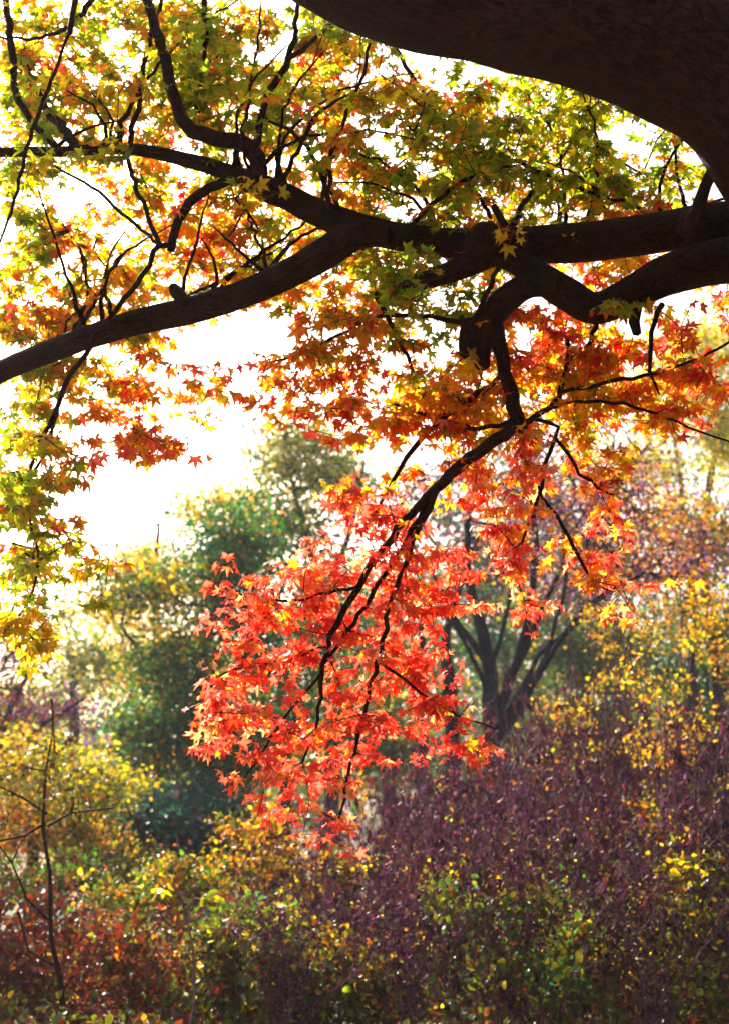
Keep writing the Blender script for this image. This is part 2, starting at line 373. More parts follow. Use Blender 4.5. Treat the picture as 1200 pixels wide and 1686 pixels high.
BR = [  # smaller branches: rows, d0, d1, limb they belong to
    ([(425, 300, 30), (424, 262, 30), (410, 240, 28), (352, 226, 27), (305, 205, 24), (285, 150, 19), (268, 80, 18), (245, 0, 15), (228, -80, 12), (200, -220, 7)], 5.25, 5.5, 2),
    ([(418, 246, 14), (430, 190, 12), (450, 140, 12), (476, 95, 11), (486, 50, 9), (492, -20, 7), (500, -120, 4)], 5.3, 5.6, 2),
    ([(474, 98, 9), (505, 72, 8), (535, 50, 7), (600, 0, 4)], 5.4, 5.7, 2),
    ([(395, 292, 20), (360, 303, 16), (312, 335, 16), (290, 375, 15), (282, 412, 14)], 5.25, 5.15, 2),
    ([(284, 404, 10), (262, 405, 10), (245, 440, 9), (215, 480, 9), (180, 525, 9), (140, 580, 9), (105, 645, 9), (80, 700, 8), (55, 760, 6), (42, 805, 6), (50, 860, 5), (63, 925, 4), (48, 990, 4), (0, 1046, 3)], 5.1, 4.85, 2),
    ([(262, 402, 9), (235, 330, 8), (212, 270, 8), (190, 210, 5)], 5.2, 5.6, 2),
    ([(214, 246, 10), (225, 180, 9), (240, 100, 8), (264, 10, 7), (280, -80, 5)], 5.4, 5.7, 2),
    ([(265, 405, 6), (200, 350, 6), (140, 300, 5), (80, 268, 4)], 5.2, 5.4, 2),
    ([(105, 648, 6), (90, 700, 6), (70, 760, 5), (38, 800, 4), (10, 850, 3)], 5.0, 4.9, 2),
    ([(100, 250, 14), (62, 212, 12), (32, 165, 12), (22, 90, 13), (14, 20, 12), (6, -60, 9)], 5.35, 5.2, 2),
    ([(130, 252, 18), (100, 205, 16), (78, 180, 12), (40, 100, 7)], 5.5, 6.0, 2),
    ([(545, 350, 10), (530, 290, 9), (490, 225, 7), (425, 190, 4)], 5.1, 5.5, 2),
    ([(555, 345, 10), (543, 270, 8), (568, 190, 7), (600, 110, 6), (612, 30, 4)], 5.15, 5.7, 2),
    ([(455, 312, 9), (495, 240, 8), (520, 190, 7), (575, 155, 4)], 5.15, 5.4, 2),
    ([(665, 380, 9), (740, 312, 8), (800, 285, 6), (860, 270, 4)], 4.95, 5.1, 2),
    ([(1170, 380, 12), (1010, 330, 6), (930, 300, 7), (855, 268, 8), (770, 235, 7), (690, 165, 4)], 5.0, 5.5, 2),
    ([(735, 385, 14), (742, 330, 13), (752, 260, 8), (745, 180, 5)], 5.6, 6.2, 2),
    ([(842, 378, 12), (862, 330, 10), (910, 280, 6), (960, 200, 4)], 5.2, 5.8, 2),
    ([(834, 378, 14), (812, 338, 11)], 4.75, 4.75, 2),
    ([(1140, 380, 34), (1152, 330, 22), (1170, 285, 20), (1200, 210, 26)], 4.7, 4.5, 2),
    ([(306, 500, 24), (292, 480, 22), (284, 470, 15)], 5.1, 5.1, 3),
    ([(120, 560, 9), (160, 490, 6), (200, 420, 5)], 5.2, 5.5, 3),
    ([(330, 500, 8), (400, 440, 7), (470, 390, 5), (520, 350, 3)], 5.3, 5.6, 3),
    ([(0, 400, 4), (30, 310, 6), (60, 200, 7), (90, 120, 6), (120, 40, 4)], 4.7, 4.9, 2),
    ([(812, 535, 34), (824, 575, 25), (829, 612, 22), (842, 650, 23), (848, 684, 24), (856, 702, 18), (860, 712, 12)], 4.82, 4.85, 5),
    ([(778, 530, 36), (768, 566, 28), (765, 586, 20)], 4.82, 4.85, 5),
    ([(852, 690, 24), (842, 706, 22), (800, 735, 20), (755, 768, 20), (715, 808, 16), (665, 858, 13), (612, 930, 12), (568, 1000, 11), (538, 1065, 9), (528, 1130, 8), (520, 1200, 5), (498, 1255, 4)], 4.85, 4.95, 5),
    ([(720, 804, 11), (670, 888, 10), (620, 968, 9), (572, 1040, 8), (534, 1092, 7)], 4.87, 4.98, 5),
    ([(716, 812, 10), (682, 888, 9), (652, 968, 8), (626, 1070, 8), (602, 1168, 7), (577, 1260, 6), (556, 1352, 4)], 4.85, 4.8, 5),
    ([(528, 1110, 6), (470, 1180, 5), (430, 1240, 4), (400, 1290, 3)], 4.95, 4.9, 5),
    ([(545, 1060, 6), (470, 1090, 5), (400, 1100, 4), (345, 1120, 3)], 4.95, 5.1, 5),
    ([(590, 965, 6), (500, 985, 5), (440, 990, 4), (395, 1000, 3)], 4.95, 5.1, 5),
    ([(620, 1085, 6), (680, 1130, 5), (740, 1170, 4), (815, 1200, 3)], 4.8, 4.8, 5),
    ([(856, 700, 12), (885, 682, 10), (918, 655, 9), (930, 610, 8), (935, 560, 5)], 4.85, 5.0, 5),
    ([(905, 672, 7), (960, 660, 6), (1010, 664, 6), (1080, 682, 5), (1150, 712, 4), (1230, 735, 3)], 4.9, 4.8, 5),
    ([(925, 645, 7), (1020, 626, 7), (1100, 608, 6), (1165, 582, 5), (1230, 545, 4)], 4.9, 4.9, 5),
    ([(880, 690, 7), (916, 705, 7), (898, 765, 7), (880, 835, 6), (858, 895, 4)], 4.85, 4.8, 5),
    ([(912, 720, 6), (945, 765, 6), (985, 805, 5), (1010, 815, 3)], 4.85, 4.85, 5),
    ([(886, 800, 5), (915, 850, 6), (948, 905, 6), (975, 955, 4), (1010, 975, 3)], 4.82, 4.8, 5),
    ([(1046, 500, 24), (1045, 530, 19), (1049, 550, 14)], 4.75, 4.75, 4),
    ([(1090, 500, 10), (1072, 550, 8), (1070, 610, 6), (1085, 650, 3)], 4.75, 4.8, 4),
    ([(800, 640, 10), (735, 688, 10), (680, 740, 9), (640, 800, 7), (618, 845, 4)], 4.95, 5.2, 5),
    ([(828, 612, 10), (790, 645, 8), (740, 655, 7), (680, 650, 4)], 4.9, 5.4, 5),
    ([(850, 690, 9), (790, 705, 8), (720, 690, 7), (640, 660, 4)], 4.85, 5.3, 5),
    ([(800, 535, 12), (750, 528, 9), (690, 520, 8), (620, 520, 7), (560, 552, 6), (500, 582, 5), (440, 600, 3)], 4.85, 5.3, 5),
    ([(772, 540, 10), (798, 485, 9), (825, 435, 8)], 4.7, 4.75, 5),
    ([(620, 490, 9), (660, 560, 7), (690, 640, 6), (720, 700, 4)], 5.0, 5.4, 6),
    ([(990, 510, 10), (960, 590, 7), (940, 660, 4)], 4.85, 5.3, 4),
    ([(1000, 430, 8), (990, 380, 6), (1010, 300, 5)], 5.5, 6.5, 4),
    ([(560, -60, 20), (640, 60, 9), (700, 160, 7), (760, 240, 4)], 6.0, 6.6, 0),
    ([(300, -220, 26), (330, -60, 12), (338, 80, 8), (320, 190, 5)], 5.0, 6.0, 0),
    ([(150, -290, 26), (120, -120, 14), (150, 0, 10), (80, 60, 6), (0, 60, 4)], 4.8, 5.6, 0),
    ([(950, 40, 20), (930, 160, 8), (1000, 250, 5), (1080, 300, 3)], 5.6, 6.0, 0),
]
base = np.array([1.72, 4.35, 0.0])
maple = thing("maple_tree", "near maple with dark limbs across the top and a hanging red leaf spray", "tree", tuple(base))
mb = MB()
tr = np.array([[1.70, 4.38, -.15, .52], [1.72, 4.35, .05, .42], [1.74, 4.33, .6, .34], [1.73, 4.32, 1.4, .31], [1.68, 4.34, 2.2, .31], [1.62, 4.3, 2.9, .32], [1.62, 4.28, 3.5, .30]])
e = smooth_path(tr, .06); tube(mb, e[:, :3], e[:, 3], 40, knob=.07, rng=rng)
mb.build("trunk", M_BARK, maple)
limb_objs, seed_nodes, seed_dist = [], [], []
for k, (nm, lab, rows, d0, d1) in enumerate(LIMBS):
    p = smooth_path(trace(rows, d0, d1), .03 if k < 2 else .02)
    if k >= 2: p[:, 3] *= .90
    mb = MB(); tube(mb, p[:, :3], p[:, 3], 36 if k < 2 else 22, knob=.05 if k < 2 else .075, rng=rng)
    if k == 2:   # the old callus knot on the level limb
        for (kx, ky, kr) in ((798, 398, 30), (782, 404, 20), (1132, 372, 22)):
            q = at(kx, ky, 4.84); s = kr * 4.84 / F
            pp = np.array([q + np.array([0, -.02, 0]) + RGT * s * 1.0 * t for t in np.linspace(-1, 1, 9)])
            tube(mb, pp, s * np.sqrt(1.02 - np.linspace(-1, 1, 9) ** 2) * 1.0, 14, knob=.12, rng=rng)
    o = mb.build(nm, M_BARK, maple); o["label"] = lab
    limb_objs.append(o)
    inside = p[(np.arange(len(p)) % 6 == 0)]
    if k >= 2:
        seed_nodes.append(inside[:, :3]); seed_dist.append(np.full(len(inside), .35))
mbs = [MB() for _ in LIMBS]
fine = []
for q in range(36):        # long thin shoots rising from the limbs
    k = int(rng.choice([2, 2, 3])); nm, lab, rows, d0, d1 = LIMBS[k]
    rr = np.array(rows, float)[::-1]
    x = rng.uniform(20, 1150) if k == 2 else rng.uniform(20, 540)
    y = np.interp(x, rr[:, 0], rr[:, 1])
    dd = d0 + (d1 - d0) * .7; L = rng.uniform(90, 330); a = math.radians(rng.normal(0, 34)); bend = rng.normal(0, .5)
    fine.append(([(x, y, 7 + L * .02), (x + math.sin(a) * L * .35, y - math.cos(a) * L * .35, 6), (x + math.sin(a + bend * .5) * L * .7, y - math.cos(a + bend * .4) * L * .7, 4.5), (x + math.sin(a + bend) * L, y - math.cos(a + bend * .7) * L, 2.5)], dd + .04, dd + rng.uniform(-.35, .6), k))
BR += fine
for rows, d0, d1, k in BR:
    r = trace(rows, d0, d1)
    p = smooth_path(r, .035)
    p[1:-1, :3] += rng.normal(0, 1, (len(p) - 2, 3)) * np.minimum(p[1:-1, 3:], .006) * .7
    big = p[:, 3].max() > .018
    tube(mbs[k], p[:, :3], np.maximum(p[:, 3], .0028), 10 if big else 7, knob=.09 if big else .05, rng=rng)
    s = p[::3]
    seed_nodes.append(s[:, :3]); seed_dist.append(np.linspace(.1, .0, len(s)))
for k, m in enumerate(mbs):
    if m.n: 
        o = m.build("branch", M_BARK, maple)
        o.parent = limb_objs[k]; o.location = (0, 0, 0)
seed_nodes = np.vstack(seed_nodes); seed_dist = np.concatenate(seed_dist)

# where the photograph shows maple leaves: coverage (0-9) and colour mix, one character per 50 x 50 px
DENS = """776788788889333333333337
877888888888533333333333
876678888876888876553333
876567888887888888875333
765577788888888888874333
776456778888888888787522
775447788888888888787612
775457788888888777655432
876468888888888867566643
888788877888888876554324
999886302688888888877444
887773014688998988887665
886652334799999999988765
874667301689998988887763
862345200035566677664311
852000000014455777662100
850000000048755787666100
764000000057857787655200
565410047898766576555200
333200068888887765455310
450000047888886552022100
250000268888887300000000
000000689888876400000000
000000688888876300000000
000000577777643530000000
000000204776210000000000
000000006764000000000000
000000000221000000000000""".split()
HUE = """mmggmggmmggggggggggggggg
mrmgggggmrmggggggggggggg
gmgmgggggmgomomogggggggg
ggmommggggmommgggggggggg
ggmgoomgggmogmmggggggggm
ggmoommgmmmogggggggggmmm
ggoomoomgmmogmggggggmmmo
ggommooommmmggggmgmmmmor
mmrommoogmmmgggmmromomor
momommmommoomgggmoooomor
moommmooomoomggmorroorrr
omomooooroooommorrroorrr
mmmmoorrororooooroorroor
gmmrrorrrorrooroooomoorr
gmmrrrrrrrrorooryppmrrrr
ggmrrrrrrrrooopprppprrrr
ggmrrrrrrrrccoycppprpprr
ggmrrrrrrcccccyccpppppcc
gggmrrrccccccccccppppppp
ggggrrrcccccccccccpppppp
yyyyrrrcccccccccccpppppp
yyyyrrrcccccccccccpppccc
cccccccccccccccccccccccc
cccccccccccccccccccccccc
cccccccccccccccccccccccc
cccccccccccccccccccccccc
cccccccccccccccccccccccc
cccccccccccccccccccccccc""".split()
MIX = dict(g=dict(green=40, lime=36, yellow=14, gold=4, orange=4, red=2), m=dict(green=22, lime=24, yellow=22, gold=10, orange=15, coral=4, red=3),
           o=dict(lime=10, yellow=22, gold=22, orange=32, coral=10, red=4), r=dict(yellow=10, gold=14, orange=34, coral=30, peach_highlight=9, red=3),
           c=dict(yellow=3, peach_highlight=22, orange=6, coral=54, red=15), p=dict(yellow=7, gold=8, peach_highlight=38, orange=20, coral=22, red=5), y=dict(lime=30, yellow=55, gold=15))
assert all(len(r) == 24 for r in DENS), [len(r) for r in DENS]
assert all(len(r) == 24 for r in HUE), [len(r) for r in HUE]

T, TH, TS = [], [], []      # cluster anchors, hue letter, spray
def spray_of(i, j):
    if j >= 15 and i >= 6: return 'red'
    if i <= 6 and j >= 10: return 'left'
    if j >= 10: return 'mid'
    return 'top'
for j, row in enumerate(DENS):
    for i, ch in enumerate(row):
        q = int(ch)
        if not q: continue
        sp = spray_of(i, j)
        lam = {0: 0, 1: .35, 2: .8, 3: 1.2, 4: 1.7, 5: 2.2, 6: 2.9, 7: 3.7, 8: 4.8, 9: 6.0}[q]
        if sp == 'top': lam *= 1.9 if i < 8 else 1.45
        lam *= {'mid': .98, 'left': 1.9, 'red': .85, 'top': 1}[sp]
        if sp == 'mid' and i >= 16: lam *= 1.45
        n = rng.poisson(lam)
        for _ in range(n):
            px = (i + rng.random()) * 50; py = (j + rng.random()) * 50
            if sp == 'red': d = (4.95 + abs(rng.normal(0, .28))) if rng.random() < .75 else 4.8 + rng.normal(0, .1)
            elif sp == 'left': d = 5.05 + rng.normal(0, .3) if (j > 13 or rng.random() < .06) else 5.5 + rng.gamma(1.6, .3)
            elif sp == 'mid': d = 4.9 + rng.gamma(1.6, .22)
            else: d = (5.0 if i > 11 or rng.random() < .12 else 5.6) + rng.gamma(1.6, .38)
            T.append(at(px, py, max(d, 4.35))); TS.append(sp)
            h = HUE[j][i]
            if sp == 'top' and d > 6.1 and h == 'g' and rng.random() < .35: h = 'm'
            if sp == 'top' and d > 6.1 and h == 'm' and rng.random() < .6: h = 'o'
            TH.append(h)
for _ in range(12):        # the few leaves that hang in front of the limbs
    T.append(at(rng.uniform(610, 720), rng.uniform(400, 500), rng.uniform(4.55, 4.75))); TH.append('g'); TS.append('top')
for (x, y) in ((60, 245), (110, 255), (150, 245), (20, 265), (190, 250)):
    T.append(at(x, y, 5.1)); TH.append('g'); TS.append('top')
for (x, y) in ((1000, 500), (1010, 495), (860, 380)):
    T.append(at(x, y, 4.66)); TH.append('m'); TS.append('mid')
# the crown goes on above the picture
for _ in range(300):
    T.append(at(rng.uniform(100, 1500), rng.uniform(-900, -20), rng.uniform(3.0, 6.4))); TH.append('g'); TS.append('top')
for _ in range(620):     # unseen clusters added over the camera to keep skylight off the limbs
    T.append(np.array([rng.uniform(-2.2, 4.2), rng.uniform(-4, 3.4), rng.uniform(3.9, 5.6)])); TH.append('g'); TS.append('top')
T = np.array(T); TH = np.array(TH); TS = np.array(TS)
P, par, tid = branch_out(seed_nodes, seed_dist, T, rng, step=.09, pathw=.3, wob=.06, sag=.04)
R = pipe_radii(par, .0013, .5, .011)
SPR = {'top': ("crown", "yellow-green leaves filling the top of the picture"), 'mid': ("crown", "mixed orange and yellow leaves below the crooked limb"),
       'left': ("crown", "yellow-green and orange leaves hanging at the left edge"), 'red': ("leaf_spray", "coral red leaves hanging from the crooked limb")}
node_spray = np.array(['top'] * len(P), dtype=object)
order = np.arange(len(P))
node_spray[tid] = TS
for i in range(len(P) - 1, -1, -1):
    if par[i] >= 0: node_spray[par[i]] = node_spray[i]
for key, (nm, lab) in SPR.items():
    m = (TS == key)
    A = T[m]; H = TH[m]
    k = rng.integers(9, 15, m.sum())
    idx = np.repeat(np.arange(m.sum()), k); n = len(idx)
    par_t = P[np.maximum(par[tid[m]], 0)]
    tw = unit(A - par_t)[idx]                                     # twig direction
    back = rng.random(n)[:, None] * .16
    root = A[idx] - tw * back * np.minimum(1, np.linalg.norm(A - par_t, axis=1)[idx][:, None] / .08)
    az = rng.uniform(0, 2 * np.pi, n)
    out = np.stack([np.cos(az), np.sin(az), np.zeros(n)], -1)
    droop = rng.uniform(.1, .6, n) if key in ('top',) else rng.uniform(.3, 1.3, n)
    pet = rng.uniform(.025, .06, n)
    pd = unit(out + tw * .6 + np.array([0, 0, -.15]))
    Pl = root + pd * pet[:, None] + np.array([0, 0, -.008])
    yd = unit(out - np.array([0, 0, 1.0]) * droop[:, None])
    tilt = .38 if key == 'top' else .5
    z = unit(np.array([0, 0, 1.0]) + rng.normal(0, tilt, (n, 3)) + out * .35 * droop[:, None] + SUND * .45)
    size = rng.normal(.060, .015, n).clip(.026, .10) * (1.08 if key != 'red' else .95)
    col = np.zeros((n, 3)); tip = np.zeros((n, 3))
    for h in np.unique(H):
        # hue holds within a cluster, with some strays
        cl = np.where(H == h)[0]
        c1, t1 = pick(rng, len(cl), MIX[h], .12)
        lut = {c: i for i, c in enumerate(cl)}
        mm = np.where(np.isin(idx, cl))[0]
        ci = np.array([lut[x] for x in idx[mm]])
        c2, t2 = pick(rng, len(mm), MIX[h], .16)
        own = rng.random(len(mm)) < .5
        j = np.exp(rng.normal(0, .12, (len(mm), 1)))
        col[mm] = np.where(own[:, None], c2, c1[ci] * j); tip[mm] = np.where(own[:, None], t2, t1[ci] * j)
    old = rng.random(n) < .14; tip[old] = tip[old] * np.array([.45, .35, .5]); old = rng.random(n) < .04; col[old] = col[old] * .35
    mb = MB()
    scatter_leaves(mb, Pl, yd, z, size, col.clip(0, .9), tip.clip(0, .9), MAPLE, rng)
    edges_tube(mb, root, Pl, np.full(n, .0009), np.full(n, .0007), 3, col * .6)
    o = mb.build(nm, M_LEAF, maple); o["label"] = lab
    # its twigs
    mk = np.array([par[i] >= 0 and node_spray[i] == key for i in range(len(P))])
    I = np.where(mk)[0]
    mt = MB()
    ra = np.minimum(R[par[I]], R[I] * 1.6)
    edges_tube(mt, P[par[I]], P[I], ra, R[I], 5)
    t = mt.build("twigs", M_TWIG, maple)
    t.parent = o; t.location = (0, 0, 0)
print("maple clusters", len(T))

# ------------------------------------------------------------------ WOODLAND TREES BEHIND
def pos(px, d):
    """ground point below pixel column px at depth d"""
    p = at(px, 1290, d)
    return np.array([p[0], p[1], 0.0])
def woodland_tree(name, label, cat, seed, px, d, trunks, lumps, mix, leaf=.06, nleaf=14, rc=.28, bark=None, group=None, r0=.006, tmpl=DIA, cell=.55, hang=.2, lm=None, rmax=.12, pathw=.35, jit=.2, sides=5, clump=9):
    """trunks: polylines (px, py, width, ddepth); the first starts on the ground.  lumps: (px, py, rx, ry, ddepth, depth spread, n)"""
    g = np.random.default_rng(seed)
    b = pos(px, d)
    root = thing(name, label, cat, tuple(b), group)
    mt = MB(); nodes, dist = [], []
    for k, rows in enumerate(trunks):
        dd = np.array([r[3] for r in rows]); q = np.array([at(r[0], r[1], d + r[3]) for r in rows]); w = np.array([r[2] for r in rows]) * (d + dd) / F / 2
        if k == 0:
            q = np.vstack([b + np.array([0, 0, -.1]), q]); w = np.concatenate([[w[0] * 1.25], w])
        p = smooth_path(np.hstack([q, w[:, None]]), .2)
        p[1:-1, :3] += g.normal(0, .012, (len(p) - 2, 3))
        tube(mt, p[:, :3], np.maximum(p[:, 3], .006), 8, knob=.06, rng=g)
        nodes.append(p[len(p) // (3 if k == 0 else 8):, :3]); dist.append(np.linspace(.6 if k == 0 else .2, 0, len(nodes[-1])))
    tg, tm = [], []
    for L in lumps:
        x, y, rx, ry, dd, ds, n = L[:7]
        nc = max(3, n // clump); cc = unit(g.normal(0, 1, (nc, 3))) * g.random((nc, 1)) ** (1 / 2.2)
        t = cc[g.integers(0, nc, n)] + g.normal(0, .13, (n, 3))
        q = at(x + t[:, 0] * rx, y + t[:, 1] * ry, d + dd + t[:, 2] * ds)
        q = q[q[:, 2] > .1]
        tg.append(q); tm += [L[7] if len(L) > 7 else mix] * len(q)
    tg = np.vstack(tg)
    P, par, tid = branch_out(np.vstack(nodes), np.concatenate(dist), tg, g, step=cell, pathw=pathw, wob=.08, sag=.04)
    R = pipe_radii(par, r0, .5, rmax)
    I = np.where(par >= 0)[0]
    edges_tube(mt, P[par[I]], P[I], np.minimum(R[par[I]], R[I] * 1.5), R[I], sides)
    mt.build("trunk", bark or M_DARKBARK, root)
    n = len(tg); k = g.poisson(nleaf * np.exp(g.normal(0, .4, n))); idx = np.repeat(np.arange(n), k); N = len(idx)
    cen = tg[idx]
    pb = P[np.maximum(par[tid], 0)][idx]
    cen = cen + (pb - cen) * (g.random((N, 1)) * .8)
    Pl = cen + g.normal(0, 1, (N, 3)) * rc * np.array([1, 1, .6])
    yd = unit(g.normal(0, 1, (N, 3)) + np.array([0, 0, -hang]))
    z = unit(g.normal(0, .7, (N, 3)) + np.array([0, 0, 1.0]))
    col = np.zeros((N, 3)); tip = np.zeros((N, 3))
    ids = {}
    for q, mx in enumerate(tm): ids.setdefault(id(mx), (mx, []))[1].append(q)
    for mx, qs in ids.values():
        qs = np.array(qs); lut = np.full(n, -1); lut[qs] = np.arange(len(qs))
        c1, t1 = pick(g, len(qs), mx, jit)
        mm = np.where(lut[idx] >= 0)[0]; ci = lut[idx[mm]]
        c2, t2 = pick(g, len(mm), mx, jit)
        own = (g.random(len(mm)) < .35)[:, None]
        j = np.exp(g.normal(0, .2, (len(mm), 1)))
        col[mm] = np.where(own, c2, c1[ci] * j); tip[mm] = np.where(own, t2, t1[ci] * j)
    mb = MB()
    scatter_leaves(mb, Pl, yd, z, g.normal(leaf, leaf * .25, N).clip(leaf * .4, leaf * 1.8), col.clip(0, .9), tip.clip(0, .9), tmpl, g)
    mb.build("crown", lm or M_BGLEAF, root)
    return root

BG = dict(bluegreen=30, dark=8, midgreen=42, olive=12, gold=4, yellow=4)
woodland_tree("woodland_tree", "dark blue-green tree standing left of the red spray", "tree", 11, 330, 20,
    [[(335, 1400, 34, 0), (345, 1250, 28, 0), (330, 1120, 22, 0), (350, 1000, 14, 0), (345, 900, 8, 0)], [(338, 1200, 16, 0), (260, 1110, 11, .5), (200, 1030, 6, 1)], [(340, 1150, 14, 0), (420, 1060, 10, -.5), (470, 960, 6, -.5)]],
    [(370, 960, 105, 120, 0, 1.6, 150), (235, 1040, 95, 120, .5, 1.5, 100, dict(midgreen=25, olive=35, yellow=30, bluegreen=10)), (350, 1160, 150, 130, 0, 1.8, 190), (190, 1225, 90, 60, 0, 1, 36), (420, 1120, 120, 150, 0, 1.6, 150), (290, 1290, 130, 80, -.5, 1.2, 120)],
    BG, .08, 34, .29, clump=15)
woodland_tree("woodland_tree", "pale yellow tree rising over the dark blue-green tree's left side", "tree", 12, 255, 27,
    [[(260, 1350, 22, 0), (262, 1100, 16, 0), (255, 950, 10, 0), (262, 860, 5, 0)], [(258, 1000, 8, 0), (330, 900, 5, .4), (352, 850, 3, .4)]],
    [(255, 930, 75, 70, 0, 1.5, 70), (345, 860, 70, 55, 0, 1.5, 60), (190, 1000, 60, 60, 0, 1, 40), (260, 1050, 100, 80, 0, 2, 60)],
    dict(paleyellow=50, pale=25, gold=15, olive=10), .10, 22, .34)
woodland_tree("woodland_tree", "tall pale green tree whose top pokes above the red spray's left edge", "tree", 13, 540, 24,
    [[(545, 1350, 26, 0), (540, 1100, 20, 0), (520, 950, 14, 0), (490, 830, 8, 0), (465, 740, 5, 0)], [(535, 980, 12, 0), (580, 860, 8, 0), (600, 760, 5, 0)], [(538, 1040, 12, 0), (470, 930, 8, .5), (420, 830, 5, .5)]],
    [(470, 770, 75, 75, 0, 1.6, 110, dict(pale=45, olive=20, bluegreen=15, paleyellow=20)), (590, 760, 80, 80, 0, 1.6, 80, dict(pale=45, olive=25, midgreen=15, paleyellow=15)), (440, 880, 100, 80, 0, 2, 110), (560, 920, 140, 130, 0, 2, 150), (560, 1100, 130, 130, 0, 2, 120)],
    dict(midgreen=35, bluegreen=25, olive=20, paleyellow=20), .085, 26, .32)
woodland_tree("woodland_tree", "many-stemmed dark tree with thin mauve and orange crown behind the spray's right side", "tree", 14, 830, 17,
    [[(812, 1300, 34, 0), (808, 1180, 30, 0), (800, 1070, 22, 0), (775, 970, 16, 0), (770, 860, 10, 0), (790, 740, 6, 0)],
     [(808, 1200, 20, 0), (850, 1090, 16, 0), (870, 1000, 13, 0), (880, 900, 10, 0), (872, 780, 6, 0)],
     [(812, 1220, 22, 0), (870, 1140, 16, .3), (920, 1050, 13, .3), (1000, 980, 8, .6), (1080, 930, 5, .8)],
     [(806, 1100, 14, 0), (745, 1010, 10, .3), (700, 930, 7, .5), (640, 840, 5, .7)],
     [(860, 1080, 12, 0), (910, 960, 9, 0), (960, 850, 7, 0), (1010, 760, 4, 0)],
     [(745, 1280, 26, .6), (742, 1150, 24, .6), (735, 1040, 14, .6), (760, 960, 9, .6)],
     [(815, 1200, 14, -.2), (900, 1090, 10, -.3), (960, 1000, 7, -.3), (1030, 960, 4, -.3)], [(840, 1160, 10, .2), (905, 1060, 7, .2), (990, 1000, 4, .2)],
     [(800, 1120, 10, 0), (835, 1000, 7, 0), (850, 880, 5, 0)], [(812, 1180, 9, 0), (770, 1060, 7, 0), (720, 1000, 4, 0)], [(900, 1080, 8, 0), (930, 960, 6, 0), (925, 860, 3, 0)],
     [(690, 1290, 20, 1.2), (700, 1150, 14, 1.2), (690, 1000, 9, 1.2)]],
    [(870, 760, 160, 100, 0, 2.2, 240), (1000, 830, 150, 110, 0, 2, 300), (700, 830, 130, 120, .5, 2, 170), (1080, 900, 120, 90, .5, 1.6, 230), (880, 940, 190, 100, 0, 2, 200)],
    dict(mauve=40, purple=20, orange=18, gold=10, olive=12), .055, 8, .24, r0=.0052, cell=.3, pathw=.2, rmax=.06)
woodland_tree("woodland_tree", "golden orange tree at the right edge above the yellow saplings", "tree", 15, 1180, 23,
    [[(1185, 1350, 26, 0), (1180, 1150, 20, 0), (1165, 1000, 14, 0), (1150, 880, 8, 0)], [(1175, 1060, 10, 0), (1240, 930, 7, 0)]],
    [(1130, 880, 100, 70, 0, 2, 110), (1220, 900, 90, 90, 0, 2, 80), (1150, 1000, 120, 90, 0, 2, 110, dict(midgreen=30, olive=30, gold=25, bluegreen=15))],
    dict(gold=16, orange=20, paleyellow=12, olive=25, midgreen=17, mauve=10), .08, 26, .3)
woodland_tree("woodland_tree", "airy pale green tree with thin upright stems at the upper right edge", "tree", 16, 1140, 28,
    [[(1140, 1350, 22, 0), (1140, 1100, 16, 0), (1130, 900, 11, 0), (1110, 720, 7, 0), (1100, 600, 4, 0)], [(1138, 1000, 10, 0), (1160, 820, 8, 0), (1200, 640, 4, 0)], [(1136, 950, 8, 0), (1090, 780, 6, 0), (1040, 660, 3, 0)], [(1160, 840, 6, 0), (1185, 740, 5, 0), (1240, 600, 3, 0)]],
    [(1150, 600, 90, 80, 0, 2, 150), (1210, 690, 60, 100, 0, 2, 110), (1070, 640, 60, 80, 0, 2, 60), (1060, 780, 80, 50, 0, 2, 60)],
    dict(pale=30, lime=35, yellow=35), .09, 34, .36, pathw=.2)
for k, (lab, px, d, lum, mx) in enumerate((
    ("green tree filling the gap behind the dark stems", 640, 31, [(640, 1100, 150, 160, 0, 2, 150), (620, 1230, 130, 80, 0, 2, 60)], dict(midgreen=30, olive=25, bluegreen=40, gold=5)),
    ("yellowish green tree seen between the dark stems and the yellow saplings", 960, 30, [(960, 1040, 130, 130, 0, 2, 170), (960, 1170, 140, 90, 0, 2, 70)], dict(midgreen=35, olive=25, yellow=8, bluegreen=32)),
    ("deep green tree behind the yellow saplings at the right edge", 1160, 34, [(1120, 1100, 150, 120, 0, 2, 190), (1200, 1180, 120, 90, 0, 2, 90)], dict(midgreen=45, bluegreen=35, olive=20)),
    ("dull green tree low between the blue-green tree and the red spray", 470, 32, [(470, 1200, 130, 110, 0, 2, 140), (470, 1060, 90, 90, 0, 2, 60)], dict(midgreen=30, olive=20, bluegreen=50)),
    ("pale yellow-green tree in the glare beside the sky gap", 120, 30, [(130, 1080, 70, 80, 0, 2, 50), (90, 1150, 130, 60, 0, 2, 70), (210, 1090, 70, 110, 0, 2, 60)], dict(pale=40, paleyellow=25, midgreen=20, olive=15)),
    ("green tree behind the mauve crown", 830, 36, [(830, 900, 190, 170, 0, 2, 330), (960, 880, 130, 110, 0, 2, 150), (820, 1110, 170, 130, 0, 2, 190)], dict(midgreen=30, olive=15, mauve=25, bluegreen=30)),
    )):
    woodland_tree("woodland_tree", lab, "tree", 30 + k, px, d, [[(px, 1320, 22, 0), (px + 4, 1180, 17, 0), (px - 6, lum[0][1] - 20, 8, 0)]], lum, mx, .12, 30, .42, group="trees at the back of the wood")
